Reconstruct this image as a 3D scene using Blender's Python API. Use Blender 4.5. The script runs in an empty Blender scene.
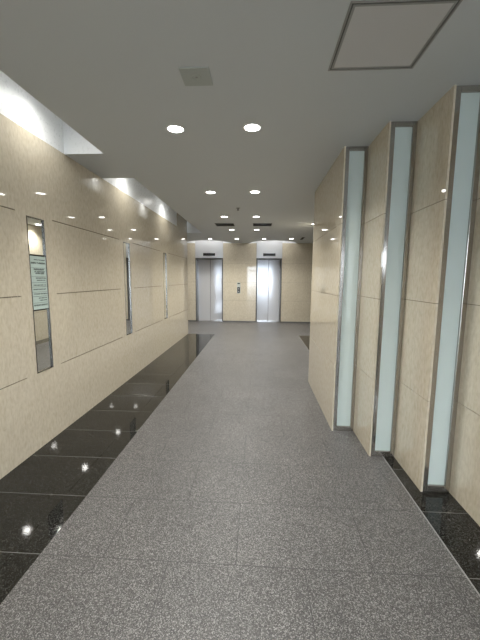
import bpy, bmesh, math, random
from mathutils import Matrix, Vector
random.seed(4)
S = bpy.context.scene
C = S.collection

# ------------------------------------------------------------------ camera
cam_d = bpy.data.cameras.new('camera')
cam = bpy.data.objects.new('camera', cam_d)
C.objects.link(cam)
RT = Vector((0.9983323913, 0.0572070225, 0.0077325930))
UP = Vector((-0.0148455810, 0.1249797481, 0.9920482202))
FW = Vector((-0.0557857073, 0.9905086668, -0.1256206022))
m = Matrix.Identity(4)
for i in range(3):
    m[i][0] = RT[i]; m[i][1] = UP[i]; m[i][2] = -FW[i]
m[2][3] = 1.5
cam.matrix_world = m
cam_d.sensor_fit = 'HORIZONTAL'
cam_d.sensor_width = 36
cam_d.lens = 326.714 / 480 * 36
cam_d.clip_start = 0.02
cam_d.clip_end = 200
S.camera = cam

# ------------------------------------------------------------------ view and world
S.view_settings.view_transform = 'Standard'
S.view_settings.look = 'None'
S.view_settings.gamma = 1
S.view_settings.use_curve_mapping = False
S.view_settings.exposure = 0.66
W = bpy.data.worlds.new('world'); S.world = W
W.use_nodes = True
bg = W.node_tree.nodes['Background']
bg.inputs['Color'].default_value = (0.80, 0.89, 1.0, 1)
bg.inputs['Strength'].default_value = 7.0
DOWN_W = 13.5        # each ceiling downlight
RECESS_W = 5.0     # each lamp in the wall-side ceiling recesses
COVE_W = 3.2        # each arched cove over an elevator
LENS_E = 14.0

# ------------------------------------------------------------------ measures
XL = -1.904; SL = -1.169; SR = 1.0805
F = [0.7486, 0.9642, 1.1757, 1.3783, 1.585, 1.79, 2.0, 2.21, 2.42, 2.63, 2.84, 3.05]
D = [3.1467, 2.6861, 2.2316, 1.77, 1.31, 0.85, 0.39, -0.07, -0.53, -0.99, -1.45, -1.91]
H = 2.6852; B = 11.245; E_ = 8.72; RX = -1.5115; F0 = 4.72; XR2 = 1.39
Z1, Z2, Z3 = 2.0167, 1.3452, 0.669
Y0 = -4.0; TJ = 1.545; DT = 0.4799

# ------------------------------------------------------------------ helpers
def new_mat(name):
    mt = bpy.data.materials.new(name); mt.use_nodes = True
    nt = mt.node_tree
    return mt, nt, nt.nodes['Principled BSDF']

def simple(name, col, rough=0.5, metal=0.0, emit=None, es=0.0, coat=0.0, spec=None):
    mt, nt, p = new_mat(name)
    n = nt.nodes.new('ShaderNodeTexNoise'); n.inputs['Scale'].default_value = 40
    tc = nt.nodes.new('ShaderNodeTexCoord'); nt.links.new(tc.outputs['Object'], n.inputs['Vector'])
    r = nt.nodes.new('ShaderNodeMapRange')
    r.inputs['To Min'].default_value = max(rough * 0.9, 0.0); r.inputs['To Max'].default_value = rough * 1.1
    nt.links.new(n.outputs['Fac'], r.inputs['Value']); nt.links.new(r.outputs['Result'], p.inputs['Roughness'])
    p.inputs['Base Color'].default_value = (*col, 1)
    p.inputs['Metallic'].default_value = metal
    p.inputs['Coat Weight'].default_value = coat
    if spec is not None: p.inputs['Specular IOR Level'].default_value = spec
    if emit:
        p.inputs['Emission Color'].default_value = (*emit, 1)
        p.inputs['Emission Strength'].default_value = es
    return mt

def ramp(nt, stops):
    r = nt.nodes.new('ShaderNodeValToRGB')
    el = r.color_ramp.elements
    while len(el) < len(stops): el.new(0.5)
    for e, (p, c) in zip(el, stops):
        e.position = p; e.color = (*c, 1)
    return r

def stone_mat():
    mt, nt, p = new_mat('cream_travertine'); L = nt.links
    tc = nt.nodes.new('ShaderNodeTexCoord')
    mp = nt.nodes.new('ShaderNodeMapping'); mp.inputs['Scale'].default_value = (9, 9, 6)
    L.new(tc.outputs['Object'], mp.inputs['Vector'])
    n1 = nt.nodes.new('ShaderNodeTexNoise'); n1.inputs['Scale'].default_value = 1.6
    n1.inputs['Detail'].default_value = 8; n1.inputs['Roughness'].default_value = 0.62; n1.inputs['Distortion'].default_value = 2.0
    L.new(mp.outputs['Vector'], n1.inputs['Vector'])
    r1 = ramp(nt, [(0.25, (0.585, 0.52, 0.40)), (0.5, (0.62, 0.56, 0.445)), (0.75, (0.655, 0.60, 0.485))])
    L.new(n1.outputs['Fac'], r1.inputs['Fac'])
    mp2 = nt.nodes.new('ShaderNodeMapping'); mp2.inputs['Scale'].default_value = (55, 55, 22)
    L.new(tc.outputs['Object'], mp2.inputs['Vector'])
    n2 = nt.nodes.new('ShaderNodeTexNoise'); n2.inputs['Scale'].default_value = 1.0; n2.inputs['Detail'].default_value = 5
    L.new(mp2.outputs['Vector'], n2.inputs['Vector'])
    r2 = ramp(nt, [(0.3, (0.82, 0.80, 0.76)), (0.6, (1, 1, 1))])
    L.new(n2.outputs['Fac'], r2.inputs['Fac'])
    mx = nt.nodes.new('ShaderNodeMix'); mx.data_type = 'RGBA'; mx.blend_type = 'MULTIPLY'; mx.inputs['Factor'].default_value = 0.8
    L.new(r1.outputs['Color'], mx.inputs['A']); L.new(r2.outputs['Color'], mx.inputs['B'])
    L.new(mx.outputs['Result'], p.inputs['Base Color'])
    p.inputs['Roughness'].default_value = 0.035
    p.inputs['Specular IOR Level'].default_value = 0.75
    return mt

def granite_mat(name, stops, rough, joint, width, xoff, mortar, speck=430, spec=0.5):
    mt, nt, p = new_mat(name); L = nt.links
    tc = nt.nodes.new('ShaderNodeTexCoord')
    n = nt.nodes.new('ShaderNodeTexNoise'); n.inputs['Scale'].default_value = speck; n.inputs['Detail'].default_value = 3
    L.new(tc.outputs['Object'], n.inputs['Vector'])
    v = nt.nodes.new('ShaderNodeTexVoronoi'); v.inputs['Scale'].default_value = speck * 0.6
    L.new(tc.outputs['Object'], v.inputs['Vector'])
    bw = nt.nodes.new('ShaderNodeSeparateColor'); L.new(v.outputs['Color'], bw.inputs['Color'])
    av = nt.nodes.new('ShaderNodeMix'); av.inputs['Factor'].default_value = 0.55
    L.new(n.outputs['Fac'], av.inputs['A']); L.new(bw.outputs['Red'], av.inputs['B'])
    r = ramp(nt, stops); L.new(av.outputs['Result'], r.inputs['Fac'])
    # large soft wear
    n3 = nt.nodes.new('ShaderNodeTexNoise'); n3.inputs['Scale'].default_value = 2.3; n3.inputs['Detail'].default_value = 4
    L.new(tc.outputs['Object'], n3.inputs['Vector'])
    r3 = ramp(nt, [(0.3, (0.88, 0.88, 0.88)), (0.7, (1.06, 1.05, 1.04))]); L.new(n3.outputs['Fac'], r3.inputs['Fac'])
    mu = nt.nodes.new('ShaderNodeMix'); mu.data_type = 'RGBA'; mu.blend_type = 'MULTIPLY'; mu.inputs['Factor'].default_value = 1
    L.new(r.outputs['Color'], mu.inputs['A']); L.new(r3.outputs['Color'], mu.inputs['B'])
    mp = nt.nodes.new('ShaderNodeMapping'); mp.inputs['Location'].default_value = (xoff, -TJ + DT * 40, 0)
    L.new(tc.outputs['Object'], mp.inputs['Vector'])
    b = nt.nodes.new('ShaderNodeTexBrick')
    b.offset = 0.5; b.offset_frequency = 2
    b.inputs['Scale'].default_value = 1; b.inputs['Mortar Size'].default_value = mortar
    b.inputs['Mortar Smooth'].default_value = 0.1
    b.inputs['Brick Width'].default_value = width; b.inputs['Row Height'].default_value = DT
    b.inputs['Color1'].default_value = (0.94, 0.94, 0.94, 1); b.inputs['Color2'].default_value = (1.05, 1.05, 1.05, 1)
    b.inputs['Bias'].default_value = 0
    L.new(mp.outputs['Vector'], b.inputs['Vector'])
    mu2 = nt.nodes.new('ShaderNodeMix'); mu2.data_type = 'RGBA'; mu2.blend_type = 'MULTIPLY'; mu2.inputs['Factor'].default_value = 1
    L.new(mu.outputs['Result'], mu2.inputs['A']); L.new(b.outputs['Color'], mu2.inputs['B'])
    mj = nt.nodes.new('ShaderNodeMix'); mj.data_type = 'RGBA'
    L.new(b.outputs['Fac'], mj.inputs['Factor']); L.new(mu2.outputs['Result'], mj.inputs['A']); mj.inputs['B'].default_value = (*joint, 1)
    L.new(mj.outputs['Result'], p.inputs['Base Color'])
    p.inputs['Roughness'].default_value = rough
    p.inputs['Specular IOR Level'].default_value = spec
    return mt, nt, p, n

M = {}
M['stone'] = stone_mat()
M['groove'] = simple('joint_shadow_gap', (0.16, 0.13, 0.09), 0.7)
M['granite'], _nt, _p, _n = granite_mat('flamed_grey_granite',
    [(0.25, (0.040, 0.039, 0.038)), (0.46, (0.088, 0.085, 0.083)), (0.60, (0.116, 0.112, 0.109)), (0.78, (0.34, 0.335, 0.33))],
    0.42, (0.05, 0.05, 0.05), 0.72, 0.46, 0.0022)
_b = _nt.nodes.new('ShaderNodeBump'); _b.inputs['Strength'].default_value = 0.25; _b.inputs['Distance'].default_value = 0.002
_nt.links.new(_n.outputs['Fac'], _b.inputs['Height']); _nt.links.new(_b.outputs['Normal'], _p.inputs['Normal'])
M['black'], _nt, _p, _n = granite_mat('polished_black_granite',
    [(0.3, (0.006, 0.006, 0.006)), (0.6, (0.016, 0.016, 0.014)), (0.8, (0.06, 0.06, 0.055))],
    0.05, (0.12, 0.12, 0.115), 50.0, 25.3, 0.003, speck=330, spec=0.3)
M['ceil'] = simple('painted_ceiling', (0.60, 0.625, 0.63), 0.6)
M['white'] = simple('satin_white_paint', (0.80, 0.82, 0.83), 0.28)
M['lightline'] = simple('pale_joint_strip', (0.30, 0.30, 0.29), 0.5)
M['slotsteel'] = simple('dark_slot_steel', (0.17, 0.165, 0.155), 0.25, 1.0)
M['steel'] = simple('stainless_steel', (0.50, 0.49, 0.47), 0.16, 1.0)
M['dsteel'] = simple('bronzed_stainless_frame', (0.42, 0.395, 0.36), 0.14, 0.85)
M['door'] = simple('brushed_door_steel', (0.64, 0.655, 0.69), 0.12, 0.3)
M['header'] = simple('satin_header_steel', (0.58, 0.59, 0.61), 0.30, 0.4)
M['jamb'] = simple('dark_jamb_steel', (0.10, 0.10, 0.095), 0.3, 0.2)
M['mirror'] = simple('mirror_glass', (0.86, 0.88, 0.86), 0.008, 1.0)
M['frost'] = simple('frosted_aqua_glass', (0.56, 0.64, 0.61), 0.06, 0.0, coat=0.3)
M['blk'] = simple('black_plastic', (0.012, 0.012, 0.012), 0.25)
M['dark'] = simple('dark_void', (0.01, 0.01, 0.01), 0.8)
M['trim'] = simple('white_lamp_trim', (0.85, 0.85, 0.83), 0.35)
M['alu'] = simple('grey_anodised_frame', (0.33, 0.33, 0.315), 0.4, 0.2)
M['hatch'] = simple('hatch_board', (0.60, 0.59, 0.58), 0.6)
M['plate'] = simple('grey_speaker_plate', (0.44, 0.47, 0.44), 0.55)
M['lens'] = simple('lamp_lens', (1, 1, 1), 0.4, 0, (1.0, 0.97, 0.92), LENS_E)
M['lens2'] = simple('cove_tube_lens', (1, 1, 1), 0.4, 0, (1.0, 0.97, 0.92), 6)
M['sign'] = simple('pale_aqua_sign_glass', (0.50, 0.61, 0.57), 0.12)
M['ink'] = simple('sign_ink', (0.03, 0.04, 0.04), 0.5)
M['base'] = simple('grey_baseboard', (0.13, 0.13, 0.125), 0.3)
M['outside'] = simple('street_paving', (0.45, 0.45, 0.44), 0.8)
g, nt, p = new_mat('clear_glass'); p.inputs['Base Color'].default_value = (0.95, 1, 0.98, 1)
p.inputs['Roughness'].default_value = 0.0
tr = nt.nodes.new('ShaderNodeBsdfTransparent'); gl = nt.nodes.new('ShaderNodeBsdfGlossy'); gl.inputs['Roughness'].default_value = 0.02
fr = nt.nodes.new('ShaderNodeFresnel'); ms = nt.nodes.new('ShaderNodeMixShader')
nt.links.new(fr.outputs[0], ms.inputs[0]); nt.links.new(tr.outputs[0], ms.inputs[1]); nt.links.new(gl.outputs[0], ms.inputs[2])
nt.links.new(ms.outputs[0], nt.nodes['Material Output'].inputs['Surface'])
M['glass'] = g

def bx(bm, x0, x1, y0, y1, z0, z1, mi=0):
    vs = [bm.verts.new((x, y, z)) for z in (z0, z1) for y in (y0, y1) for x in (x0, x1)]
    for f in ((0, 2, 3, 1), (4, 5, 7, 6), (0, 1, 5, 4), (2, 6, 7, 3), (0, 4, 6, 2), (1, 3, 7, 5)):
        fc = bm.faces.new([vs[i] for i in f]); fc.material_index = mi

def prism(bm, pts, z0, z1, mi=0):
    a = [bm.verts.new((x, y, z0)) for x, y in pts]; b = [bm.verts.new((x, y, z1)) for x, y in pts]
    n = len(pts)
    fs = [bm.faces.new(a), bm.faces.new(b[::-1])]
    for i in range(n): fs.append(bm.faces.new((a[i], b[i], b[(i + 1) % n], a[(i + 1) % n])))
    for f in fs: f.material_index = mi
    bmesh.ops.recalc_face_normals(bm, faces=fs)

def lathe(bm, prof, seg=32):
    rings = []
    for r, z in prof:
        if r < 1e-6: rings.append([bm.verts.new((0, 0, z))])
        else: rings.append([bm.verts.new((r * math.cos(2 * math.pi * k / seg), r * math.sin(2 * math.pi * k / seg), z)) for k in range(seg)])
    for a, b in zip(rings, rings[1:]):
        for k in range(seg):
            k2 = (k + 1) % seg
            if len(a) == 1 and len(b) == 1: continue
            if len(a) == 1: bm.faces.new((a[0], b[k2], b[k]))
            elif len(b) == 1: bm.faces.new((a[k], a[k2], b[0]))
            else: bm.faces.new((a[k], a[k2], b[k2], b[k]))
    bmesh.ops.recalc_face_normals(bm, faces=bm.faces)

def obj(name, bm, mats, parent=None, bevel=0, smooth=False):
    me = bpy.data.meshes.new(name); bm.to_mesh(me); bm.free()
    if not isinstance(mats, (list, tuple)): mats = [mats]
    for k in mats: me.materials.append(M[k])
    if smooth:
        for f in me.polygons: f.use_smooth = True
    o = bpy.data.objects.new(name, me); C.objects.link(o)
    if parent: o.parent = parent
    if bevel:
        b = o.modifiers.new('bevel', 'BEVEL'); b.width = bevel; b.segments = 2; b.limit_method = 'ANGLE'
    return o

def struct(name, bm, mats, parent=None, bevel=0):
    o = obj(name, bm, mats, parent, bevel)
    if not parent: o['kind'] = 'structure'
    return o

def thing(name, label, cat, loc, group=None):
    o = bpy.data.objects.new(name, None); C.objects.link(o); o.location = loc
    o.empty_display_size = 0.1
    o['label'] = label; o['category'] = cat
    if group: o['group'] = group
    return o

def copy_tree(o, parent=None):
    c = o.copy(); C.objects.link(c)
    if parent: c.parent = parent
    for ch in list(o.children): copy_tree(ch, c)
    return c

def NB(): return bmesh.new()

# ------------------------------------------------------------------ floor
bm = NB()
bx(bm, SL, SR, Y0, E_ - 0.03, -0.1, 0)
bx(bm, -5.2, 5.2, E_ - 0.03, B + 0.3, -0.1, 0)
struct('floor', bm, 'granite')
bm = NB(); bx(bm, XL - 0.1, SL, Y0, E_ - 0.03, -0.1, 0.0); struct('trim_1', bm, 'black')
bm = NB(); bx(bm, SR, 4.3, Y0, E_ - 0.03, -0.1, 0.0); struct('trim_2', bm, 'black')
bm = NB(); bx(bm, SR - 0.004, SR + 0.004, Y0, E_ - 0.03, 0.0, 0.0008); struct('trim_3', bm, 'lightline')

# ------------------------------------------------------------------ left wall (stone slabs with open joints, mirror slots cut through)
G = 0.004
slots = [(2.645, 2.868), (4.572, 4.795), (6.499, 6.722)]
SLZ0, SLZ1 = 0.669, 2.0
SB = 0.12
bm = NB()
bx(bm, XL - 0.30, XL - 0.045, Y0, E_ - 0.012, 0, H + 0.5, 1)      # backing
def slab_rows(bm, y0, y1, joints=(Z3, Z2, Z1), top=H):
    zs = [0] + list(joints) + [top]
    for a, b in zip(zs, zs[1:]):
        bx(bm, XL - 0.045, XL, y0, y1, a + (G if a > 0 else 0), b - (G if b < top else 0))
    bx(bm, XL - 0.045, XL - 0.008, y0, y1, 0.1, top - 0.01, 1)
prev = Y0
for a, b in slots:
    slab_rows(bm, prev, a - SB)
    bx(bm, XL - 0.045, XL, a - SB, a, 0, H); bx(bm, XL - 0.045, XL, b, b + SB, 0, H)
    bx(bm, XL - 0.045, XL, a, b, 0, SLZ0); bx(bm, XL - 0.045, XL, a, b, SLZ1, H)
    prev = b + SB
slab_rows(bm, prev, E_)
bx(bm, XL - 0.30, XL, E_ - 0.012, E_, 0, H + 0.5)
bx(bm, XL - 0.045, XL, 7.65, E_, H, H + 0.5)
struct('wall_left', bm, ['stone', 'groove'])

# ------------------------------------------------------------------ right wall: stepped stone piers between the frosted strips
bm = NB()
def pier(bm, x, y0, y1, xback, joints=(Z3, Z2, Z1 - 0.005)):
    zs = [0] + list(joints) + [H]
    for a, b in zip(zs, zs[1:]):
        bx(bm, x, xback, y0, y1, a + (G * .6 if a > 0 else 0), b - (G * .6 if b < H else 0))
    bx(bm, x + 0.006, xback, y0 + 0.006, y1 - 0.006, 0.1, H - 0.01, 1)
pier(bm, F[0], D[0], F0, F[0] + 0.013)
pier(bm, F[0] + 0.013, D[0] + 0.06, F0, XR2 + 0.2)
for i in range(1, len(F)):
    x = F[i]
    pier(bm, x, D[i], D[i - 1] + 0.06, x + 0.013)
    if i < 4: pier(bm, x + 0.013, D[i] + 0.06, D[i - 1] + 0.06, x + 0.3)
    else: pier(bm, x + 0.013, D[i], D[i - 1] + 0.06, x + 0.3)
bx(bm, F[-1], F[-1] + 1.0, D[-1] - 0.1, D[-1] + 0.1, 0, H)
bx(bm, F[-1] + 0.9, F[-1] + 1.0, Y0, D[-1], 0, H)
# the wall of the passage beyond the piers, and its lobby corner
pier(bm, XR2, F0, E_, XR2 + 0.3)
struct('wall_right', bm, ['stone', 'groove'])

# ------------------------------------------------------------------ lobby walls
bm = NB()
DZ = 2.19
doors = [(-2.18, -1.228), (-0.095, 0.772)]
def back_rows(bm, x0, x1):
    zs = [0, Z3 + .08, Z2 + .03, Z1, H + 0.295]
    for a, b in zip(zs, zs[1:]): bx(bm, x0, x1, B, B + 0.03, a + (G * .4 if a else 0), b - (G * .4 if b < H else 0))
    bx(bm, x0, x1, B + 0.008, B + 0.50, 0, H + 0.4, 1)
xs = [-5.2, doors[0][0], doors[0][1], -0.66 + 0.05, doors[1][0], doors[1][1], 2.0, 5.2]
back_rows(bm, xs[0], xs[1]); back_rows(bm, xs[2], xs[4]); back_rows(bm, xs[5], xs[7])
for a, b in doors: bx(bm, a, b, B + 0.45, B + 0.50, 0, H + 0.4, 1)
struct('wall_back', bm, ['stone', 'groove'])
bm = NB()
for a, b in ((-5.0, doors[0][0] - 0.001), (doors[0][1] + 0.001, doors[1][0] - 0.001), (doors[1][1] + 0.001, 5.0)):
    bx(bm, a, b, B - 0.012, B, 0, 0.045)
struct('baseboard_back', bm, 'base')
bm = NB(); bx(bm, -5.2, -5.0, E_ - 0.3, B, 0, H); bx(bm, -5.0, XL - 0.3, E_ - 0.3, E_, 0, H); struct('wall_lobby_left', bm, 'stone')
bm = NB(); bx(bm, 5.0, 5.2, E_ - 0.3, B, 0, H); bx(bm, XR2 + 0.3, 5.0, E_ - 0.3, E_, 0, H); struct('wall_lobby_right', bm, 'stone')

# ------------------------------------------------------------------ ceiling with two long recesses and two arched coves
CT = 0.06
arcs = [(-1.695, 0.765, 0.80), (0.436, 0.785, 0.80)]
RA = (0.25, 3.2477); RB = (4.0158, 8.7576)
bm = NB()
YA = B - 0.85
bx(bm, RX, 4.3, Y0, E_ + 0.04, H, H + CT)
bx(bm, -5.2, 5.2, E_ + 0.04, YA, H, H + CT)
for a, b in ((Y0, RA[0]), (RA[1], RB[0])): bx(bm, XL - 0.02, RX, a, b, H, H + CT)
pts_x = [-5.2]
for cx, rx, ry in arcs:
    prism(bm, [(pts_x[-1], YA), (cx - rx, YA), (cx - rx, B), (pts_x[-1], B)], H, H + CT)
    N = 28
    for k in range(N):
        t0 = math.pi - math.pi * k / N; t1 = math.pi - math.pi * (k + 1) / N
        xa, xb = cx + rx * math.cos(t0), cx + rx * math.cos(t1)
        ya, yb = B - ry * math.sin(t0), B - ry * math.sin(t1)
        prism(bm, [(xa, YA), (xb, YA), (xb, yb), (xa, ya)], H, H + CT)
        # curved cove side
        f = bm.faces.new([bm.verts.new(v) for v in ((xa, ya, H + CT), (xb, yb, H + CT), (xb, yb, H + 0.3), (xa, ya, H + 0.3))])
        f.material_index = 1
    bx(bm, cx - rx - 0.02, cx + rx + 0.02, YA, B + 0.01, H + 0.3, H + 0.32, 1)
    bx(bm, cx - rx, cx + rx, B - 0.006, B - 0.0005, H, H + 0.3, 1)
    pts_x.append(cx + rx)
prism(bm, [(pts_x[-1], YA), (5.2, YA), (5.2, B), (pts_x[-1], B)], H, H + CT)
RH = 0.42
for a, b in (RA, RB):
    yl = min(b, 7.65)
    bx(bm, XL - 0.045, XL - 0.001, a, yl, H, H + RH, 1)      # white fascia over the stone
    bx(bm, XL - 0.05, RX, b - 0.002, b + 0.02, H + 0.0005, H + RH, 1)
    bx(bm, XL - 0.05, RX, a - 0.02, a + 0.002, H + 0.0005, H + RH, 1)
    bx(bm, RX, RX + 0.02, a, b, H + CT, H + RH, 1)
    bx(bm, XL - 0.05, RX + 0.03, a - 0.02, b + 0.02, H + RH, H + RH + 0.02, 1)
struct('ceiling', bm, ['ceil', 'white'])

# ------------------------------------------------------------------ street entrance behind the camera (glazed)
bm = NB()
XE = F[-1] + 0.9
XS = -0.95
XG = 2.3
n = 3; w = (XG - XS) / n
for k in range(n + 1):
    x = XS + k * w; bx(bm, x - 0.03, x + 0.03, Y0, Y0 + 0.08, 0, H)
for z in (0.0, 2.1, 2.44): bx(bm, XS, XG, Y0 + 0.005, Y0 + 0.075, z, z + 0.06)
ent = struct('window_1', bm, 'steel')
bm = NB(); bx(bm, XS, XG, Y0 + 0.035, Y0 + 0.045, 0.05, 2.46); obj('pane', bm, 'glass', ent)
bm = NB(); bx(bm, XL - 0.3, XS - 0.03, Y0 - 0.15, Y0 + 0.1, 0, H); bx(bm, XS - 0.03, XG + 0.03, Y0 - 0.15, Y0 + 0.1, 2.5, H)
bx(bm, XG + 0.03, 2.75, Y0 - 0.15, Y0 + 0.1, 0, H); bx(bm, 3.6, XE, Y0 - 0.15, Y0 + 0.1, 0, H)
bx(bm, 2.75, 3.6, Y0 - 0.15, Y0 + 0.1, 0, 1.8); bx(bm, 2.75, 3.6, Y0 - 0.15, Y0 + 0.1, 2.32, H); struct('wall_street', bm, 'stone')
bm = NB()
for x in (2.75, 3.16, 3.56): bx(bm, x, x + 0.04, Y0 - 0.02, Y0 + 0.05, 1.8, 2.32)
for z in (1.8, 2.28): bx(bm, 2.75, 3.6, Y0 - 0.02, Y0 + 0.05, z, z + 0.04)
hw2 = struct('window_2', bm, 'steel')
bm = NB(); bx(bm, 2.76, 3.59, Y0, Y0 + 0.008, 1.82, 2.3); obj('pane', bm, 'glass', hw2)
bm = NB(); bx(bm, -30, 30, -40, Y0, -0.25, -0.02); struct('ground', bm, 'outside')

# ------------------------------------------------------------------ frosted glass strips in the stepped wall
fl = ['frosted glass strip in dark steel frame, farthest and narrowest of the three on right',
      'frosted glass strip in dark steel frame, middle one of the three on right',
      'frosted glass strip in dark steel frame, nearest and widest-looking at photo right edge']
for i in range(3):
    x0 = F[i] + 0.0135; x1 = F[i + 1] - 0.0005; y = D[i] + 0.006
    t = thing('frosted_glass_panel', fl[i], 'glass panel', ((x0 + x1) / 2, y, 0), 'frosted glass strips between the stone piers')
    a, b = x0 - t.location.x, x1 - t.location.x
    bm = NB()
    z1 = H - 0.001
    bx(bm, a, a + 0.035, 0, 0.045, 0, z1); bx(bm, b - 0.033, b, 0, 0.045, 0, z1)
    bx(bm, a + 0.035, b - 0.033, 0, 0.045, 0, 0.046); bx(bm, a + 0.035, b - 0.033, 0, 0.045, z1 - 0.036, z1)
    obj('frame', bm, 'dsteel', t, 0.0025)
    bm = NB(); bx(bm, a + 0.033, b - 0.031, 0.016, 0.026, 0.042, z1 - 0.03); obj('pane', bm, 'frost', t)

# ------------------------------------------------------------------ slot mirrors on the left wall
ml = ['tall narrow steel framed slot mirror with tenant directory plate, nearest on left wall',
      'tall narrow steel framed slot mirror without sign, middle of left wall',
      'tall narrow steel framed slot mirror, farthest on left wall near the elevators']
for i, (a, b) in enumerate(slots):
    t = thing('slot_mirror', ml[i], 'mirror', (XL, (a + b) / 2, SLZ0), 'slot mirrors along the left wall')
    hw = (b - a) / 2 - 0.0005; hh = SLZ1 - SLZ0 - 0.0005
    bm = NB()
    fw = 0.009
    bx(bm, -0.042, 0.003, -hw, -hw + fw, 0.0005, hh); bx(bm, -0.042, 0.003, hw - fw, hw, 0.0005, hh)
    bx(bm, -0.042, 0.003, -hw + fw, hw - fw, 0.0005, fw); bx(bm, -0.042, 0.003, -hw + fw, hw - fw, hh - fw, hh)
    obj('frame', bm, 'slotsteel', t, 0.0012)
    bm = NB(); bx(bm, -0.014, -0.009, -hw + fw - 0.001, hw - fw + 0.001, fw - 0.001, hh - fw + 0.001); obj('mirror_glass', bm, 'mirror', t)

# tenant directory plate held in the first slot
zb, zt = 1.210, 1.690
ya, yb = slots[0][0] + 0.010, slots[0][1] - 0.010
t = thing('directory_sign', 'pale aqua glass directory plate with rows of dark lettering inside nearest slot mirror', 'sign', (XL - 0.0020, (ya + yb) / 2, zb))
hy = (yb - ya) / 2
bm = NB(); bx(bm, -0.006, 0, -hy, hy, 0.012, zt - zb - 0.012); obj('plate', bm, 'sign', t)
bm = NB(); bx(bm, -0.006, 0.003, -hy, hy, 0, 0.012); obj('edge_clip', bm, 'blk', t)
bm = NB(); bx(bm, -0.006, 0.003, -hy, hy, zt - zb - 0.012, zt - zb); obj('edge_clip', bm, 'blk', t)
bm = NB()
Ht = zt - zb
# (height fraction, thickness, kind)
rows = [(0.90, .008, 't', .25, .95), (0.835, .015, 't', .06, .92), (0.765, .002, 'l', .05, .95), (0.725, .014, 't', .2, .9), (0.68, .014, 't', .25, .9), (0.655, .010, 't', .3, .85),
        (0.61, .002, 'l', .05, .95), (0.575, .009, 't', .3, .92), (0.535, .009, 't', .35, .9), (0.50, .003, 'l', .05, .95),
        (0.45, .009, 't', .12, .93), (0.425, .003, 'l', .05, .95), (0.375, .009, 't', .1, .9), (0.335, .002, 'l', .05, .95),
        (0.29, .010, 't', .1, .95), (0.255, .003, 'l', .05, .95), (0.215, .009, 't', .4, .9), (0.175, .009, 't', .45, .92), (0.14, .002, 'l', .05, .95), (0.085, .013, 't', .08, .92)]
for fz, th, kd, u0, u1 in rows:
    z = fz * Ht; yA = -hy + u0 * 2 * hy; yB = -hy + u1 * 2 * hy
    if kd == 'l':
        bx(bm, 0.0, 0.0008, yA, yB, z, z + th)
    else:                       # lettering too small to read: dense upright and level strokes
        y = yA
        while y < yB:
            cw = th * random.uniform(0.75, 1.0)
            bx(bm, 0, 0.0008, y, y + cw * .34, z, z + th)
            if random.random() < .8: bx(bm, 0, 0.0008, y, y + cw, z + th * .7, z + th)
            if random.random() < .7: bx(bm, 0, 0.0008, y, y + cw, z + th * .35, z + th * .55)
            if random.random() < .6: bx(bm, 0, 0.0008, y + cw * .75, y + cw, z, z + th)
            y += cw * 1.3
obj('lettering', bm, 'ink', t)

# ------------------------------------------------------------------ elevators
def elevator(x0, x1, label):
    t = thing('elevator', label, 'elevator', ((x0 + x1) / 2, B, 0), 'elevators in the lobby back wall')
    hw = (x1 - x0) / 2 - 0.001
    bm = NB()   # frame: two jambs and lintel lining the opening
    dp = 0.40
    bx(bm, -hw, -hw + 0.035, -0.008, dp, 0.012, DZ); bx(bm, hw - 0.035, hw, -0.008, dp, 0.012, DZ)
    bx(bm, -hw + 0.035, hw - 0.035, -0.002, dp, DZ - 0.03, DZ)
    obj('door_frame', bm, 'jamb', t, 0.002)
    for s in (-1, 1):
        bm = NB()
        xa, xb = (-hw + 0.036, -0.004) if s < 0 else (0.004, hw - 0.036)
        bx(bm, xa, xb, 0.30, 0.33, 0.014, DZ - 0.032)
        obj('door_panel', bm, 'door', t, 0.004)
    bm = NB(); bx(bm, -0.0038, 0.0038, 0.31, 0.33, 0.014, DZ - 0.032); obj('door_seal', bm, 'blk', t)
    bm = NB(); bx(bm, -hw + 0.001, hw - 0.001, -0.006, dp, 0.0005, 0.012)
    for k in range(3): bx(bm, -hw + 0.04, hw - 0.04, 0.30 + k * 0.012, 0.303 + k * 0.012, 0.012, 0.0135)
    obj('sill', bm, 'steel', t)
    bm = NB()
    bx(bm, -hw, hw, -0.012, 0.10, DZ + 0.001, H + 0.29)
    hd = obj('header_panel', bm, 'header', t, 0.003)
    bm = NB(); bx(bm, -0.205, 0.205, -0.016, -0.011, 2.262, 2.352); obj('floor_indicator', bm, 'blk', hd, 0.002)
elevator(*doors[0], 'steel two-leaf elevator door with white header, left one of the pair in the lobby')
elevator(*doors[1], 'steel elevator door mirroring bright daylight, right of the pair in the lobby')

t = thing('call_button_panel', 'small steel call button plate on the stone between the two elevators', 'button panel', (-0.687, B, 1.18))
bm = NB(); bx(bm, -0.060, 0.060, -0.008, -0.0002, -0.19, 0.19); pl = obj('plate', bm, 'plate', t, 0.003)
bm = NB(); bx(bm, -0.045, 0.045, -0.011, -0.008, 0.14, 0.168); obj('indicator', bm, 'blk', t)
bm = NB(); bx(bm, -0.045, 0.045, -0.011, -0.008, -0.165, 0.03); bk = obj('button_plate', bm, 'blk', t)
for z in (-0.11, -0.03):
    bm = NB(); lathe(bm, [(0, 0), (0.02, 0), (0.022, -0.003), (0.022, -0.006)], 20)
    bmesh.ops.rotate(bm, verts=bm.verts, matrix=Matrix.Rotation(math.pi / 2, 3, 'X'))
    bmesh.ops.translate(bm, verts=bm.verts, vec=(0, -0.014, z))
    obj('button', bm, 'alu', bk, smooth=False)

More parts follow.
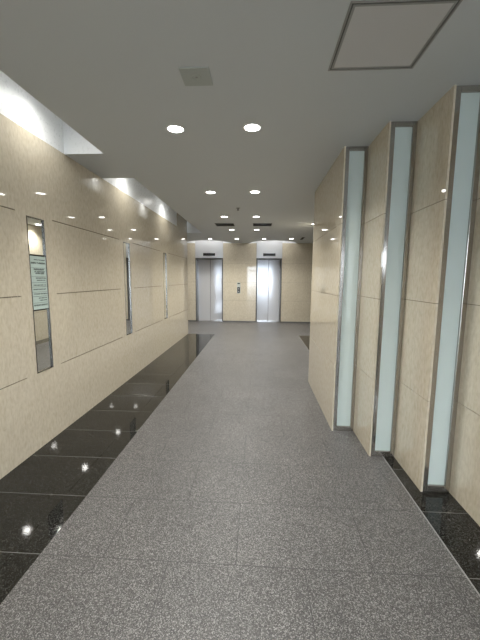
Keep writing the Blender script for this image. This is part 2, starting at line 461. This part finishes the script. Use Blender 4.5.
# ------------------------------------------------------------------ ceiling lamps
def spot(name, parent, loc, power, size=2.5, blend=0.9, radius=0.05, col=(1, 0.98, 0.93)):
    l = bpy.data.lights.new(name, 'SPOT'); l.energy = power; l.spot_size = size; l.spot_blend = blend
    l.shadow_soft_size = radius; l.color = col
    o = bpy.data.objects.new(name, l); C.objects.link(o); o.parent = parent; o.location = loc
    return o

def downlight():
    t = thing('downlight', '', 'ceiling light', (0, 0, H), 'round recessed downlights in the grey ceiling')
    bm = NB(); lathe(bm, [(0.060, -0.0005), (0.062, -0.006), (0.071, -0.0045), (0.074, -0.0002)], 40)
    obj('trim_ring', bm, 'trim', t, smooth=True)
    bm = NB(); lathe(bm, [(0, -0.004), (0.04, -0.0038), (0.0605, -0.002)], 40)
    obj('lens', bm, 'lens', t, smooth=True)
    spot('lamp_light', t, (0, 0, -0.06), DOWN_W * 4 * math.pi / 4)
    return t
proto = downlight()
used = False
cols = {-0.684: 'left', -0.070: 'right'}
rows_y = [-2.9, -1.02, 0.86, 2.75, 4.68, 6.49, 8.18]
rank = {2.75: 'nearest visible row', 4.68: 'second visible row', 6.49: 'third visible row', 8.18: 'fourth visible row past the vents',
        0.86: 'row above the photographer', -1.02: 'row behind the photographer', -2.9: 'row by the street entrance'}
spots = []
for y in rows_y:
    for x, s in cols.items():
        spots.append((x, y, 'round downlight, %s one of the pair in the %s' % (s, rank[y])))
spots += [(-2.30, 10.0, 'round downlight at lobby left end, half hidden past the left wall edge'),
          (-1.497, 10.04, 'round downlight before the left elevator arch, left side'),
          (-0.676, 10.04, 'round downlight before the left elevator arch, its right side'),
          (0.135, 10.0, 'round downlight before the right elevator arch, its left side'),
          (0.947, 10.0, 'round downlight right of the right elevator arch'),
          (1.19, 7.35, 'round downlight half hidden by the far stone pier on the right')]
for x, y, lab in spots:
    o = proto if not used else copy_tree(proto)
    used = True
    o.location = (x, y, H); o['label'] = lab

# lamps up inside the long recesses
def recess_lamp():
    t = thing('recess_lamp', '', 'light', (0, 0, H + RH), 'lamps inside the ceiling recess along the left wall')
    bm = NB(); lathe(bm, [(0, 0), (0.05, 0), (0.055, -0.02), (0.055, -0.09), (0.045, -0.095), (0.043, -0.075)], 28)
    obj('housing', bm, 'trim', t, smooth=False)
    bm = NB(); lathe(bm, [(0.043, -0.078), (0, -0.080)], 28); obj('lens', bm, 'lens', t)
    s = spot('lamp_light', t, (0, 0, -0.10), RECESS_W, 2.25, 1.0, 0.03)
    s.rotation_euler = (0, math.radians(16), 0)
    spot('recess_fill', t, (0.03, 0, -0.13), 5.0, 3.1, 1.0, 0.04)  # added soft fill that evens out the white recess, not a second lamp
    return t
rl = [(0.82, 'recess lamp over left wall, nearest the photographer, above the frame'), (2.72, 'recess lamp glowing above the directory mirror on left wall'),
      (4.60, 'recess lamp glowing above the middle slot mirror'), (6.50, 'recess lamp glowing above the farthest slot mirror')]
p0 = recess_lamp()
for i, (y, lab) in enumerate(rl):
    o = p0 if i == 0 else copy_tree(p0)
    o.location = (-1.64, y, H + RH - 0.0005); o['label'] = lab

for (cx, rx, ry), lab in zip(arcs, ('glowing cove lamp hidden in ceiling arch over left elevator', 'glowing cove lamp hidden in ceiling arch over right elevator')):
    t = thing('cove_lamp', lab, 'light', (cx, B - 0.45, H + 0.2995), 'cove lamps above the elevators')
    bm = NB(); bx(bm, -0.5, 0.5, -0.03, 0.03, -0.03, 0); obj('housing', bm, 'trim', t)
    bm = NB(); bx(bm, -0.49, 0.49, -0.022, 0.022, -0.045, -0.0302); obj('diffuser', bm, 'lens2', t)
    l = bpy.data.lights.new('lamp_light', 'AREA'); l.shape = 'RECTANGLE'; l.size = 0.95; l.size_y = 0.04; l.energy = COVE_W; l.color = (1, 0.97, 0.92)
    o = bpy.data.objects.new('lamp_light', l); C.objects.link(o); o.parent = t; o.location = (0, 0, -0.05)

# ------------------------------------------------------------------ ceiling fittings
t = thing('ceiling_hatch', 'large square ceiling access hatch with double grey metal frame, top right', 'hatch', (0.612, 1.822, H))
def ring(bm, r0, r1, z0, z1):
    bx(bm, -r0, r0, -r0, -r1, z0, z1); bx(bm, -r0, r0, r1, r0, z0, z1); bx(bm, -r0, -r1, -r1, r1, z0, z1); bx(bm, r1, r0, -r1, r1, z0, z1)
bm = NB(); ring(bm, 0.236, 0.227, -0.004, -0.0003); obj('outer_frame', bm, 'alu', t)
bm = NB(); ring(bm, 0.219, 0.209, -0.004, -0.0003); obj('inner_frame', bm, 'alu', t)
bm = NB(); bx(bm, -0.2085, 0.2085, -0.2085, 0.2085, -0.003, -0.0003); obj('hatch_board', bm, 'hatch', t)
bm = NB(); ring(bm, 0.227, 0.219, -0.0015, -0.0003); obj('gap', bm, 'jamb', t)

t = thing('ceiling_speaker', 'small square grey ceiling plate left of centre, before the first downlights', 'speaker', (-0.387, 2.08, H))
bm = NB(); bx(bm, -0.087, 0.087, -0.087, 0.087, -0.006, -0.0003); obj('cover_plate', bm, 'plate', t, 0.002)
bm = NB(); lathe(bm, [(0, -0.0075), (0.005, -0.0072), (0.008, -0.006)], 20); obj('centre_cap', bm, 'alu', t)
bm = NB(); lathe(bm, [(0.022, -0.0062), (0.023, -0.007), (0.027, -0.007), (0.028, -0.0062)], 24); obj('ring', bm, 'plate', t)

t = thing('sprinkler_head', 'tiny dark sprinkler head in ceiling between second and third downlight rows', 'sprinkler', (-0.37, 5.71, H))
bm = NB(); lathe(bm, [(0.034, -0.0003), (0.036, -0.006), (0.02, -0.012), (0, -0.012)], 20); obj('rosette', bm, 'alu', t)
bm = NB(); lathe(bm, [(0.008, -0.012), (0.008, -0.035), (0.02, -0.036), (0.02, -0.039), (0, -0.039)], 16); obj('deflector', bm, 'jamb', t)

def slot_vent(label, loc, L, Wd):
    t = thing('slot_vent', label, 'vent', loc, 'dark slot vents in the ceiling')
    bm = NB(); f = 0.008
    bx(bm, -L / 2, L / 2, -Wd / 2, -Wd / 2 + f, -0.006, -0.0003); bx(bm, -L / 2, L / 2, Wd / 2 - f, Wd / 2, -0.006, -0.0003)
    bx(bm, -L / 2, -L / 2 + f, -Wd / 2 + f, Wd / 2 - f, -0.006, -0.0003); bx(bm, L / 2 - f, L / 2, -Wd / 2 + f, Wd / 2 - f, -0.006, -0.0003)
    obj('frame', bm, 'trim' if L > Wd * 1.2 and L < .5 else 'alu', t)
    bm = NB(); bx(bm, -L / 2 + f, L / 2 - f, -Wd / 2 + f, Wd / 2 - f, -0.001, -0.0003); obj('backing', bm, 'dark', t)
    bm = NB()
    n = 3 if Wd > .1 else 2
    for k in range(n):
        y = -Wd / 2 + Wd * (k + .5) / n
        if n == 3: bx(bm, -L / 2 + f, L / 2 - f, y - 0.003, y + 0.003, -0.006, -0.001)
    if n == 2: bx(bm, -L / 2 + f, L / 2 - f, -0.003, 0.003, -0.006, -0.001)
    obj('slat', bm, 'blk', t)
    return t
slot_vent('dark slot vent in ceiling, left of the two before the lobby', (-0.768, 7.42, H), 0.42, 0.38)
slot_vent('dark slot vent in ceiling, right of the two before the lobby', (0.06, 7.42, H), 0.42, 0.38)
t = slot_vent('dark slanting slot vent in lobby ceiling, near far stone pier at right', (1.255, 9.9, H), 0.60, 0.09)
t.rotation_euler = (0, 0, math.radians(90))
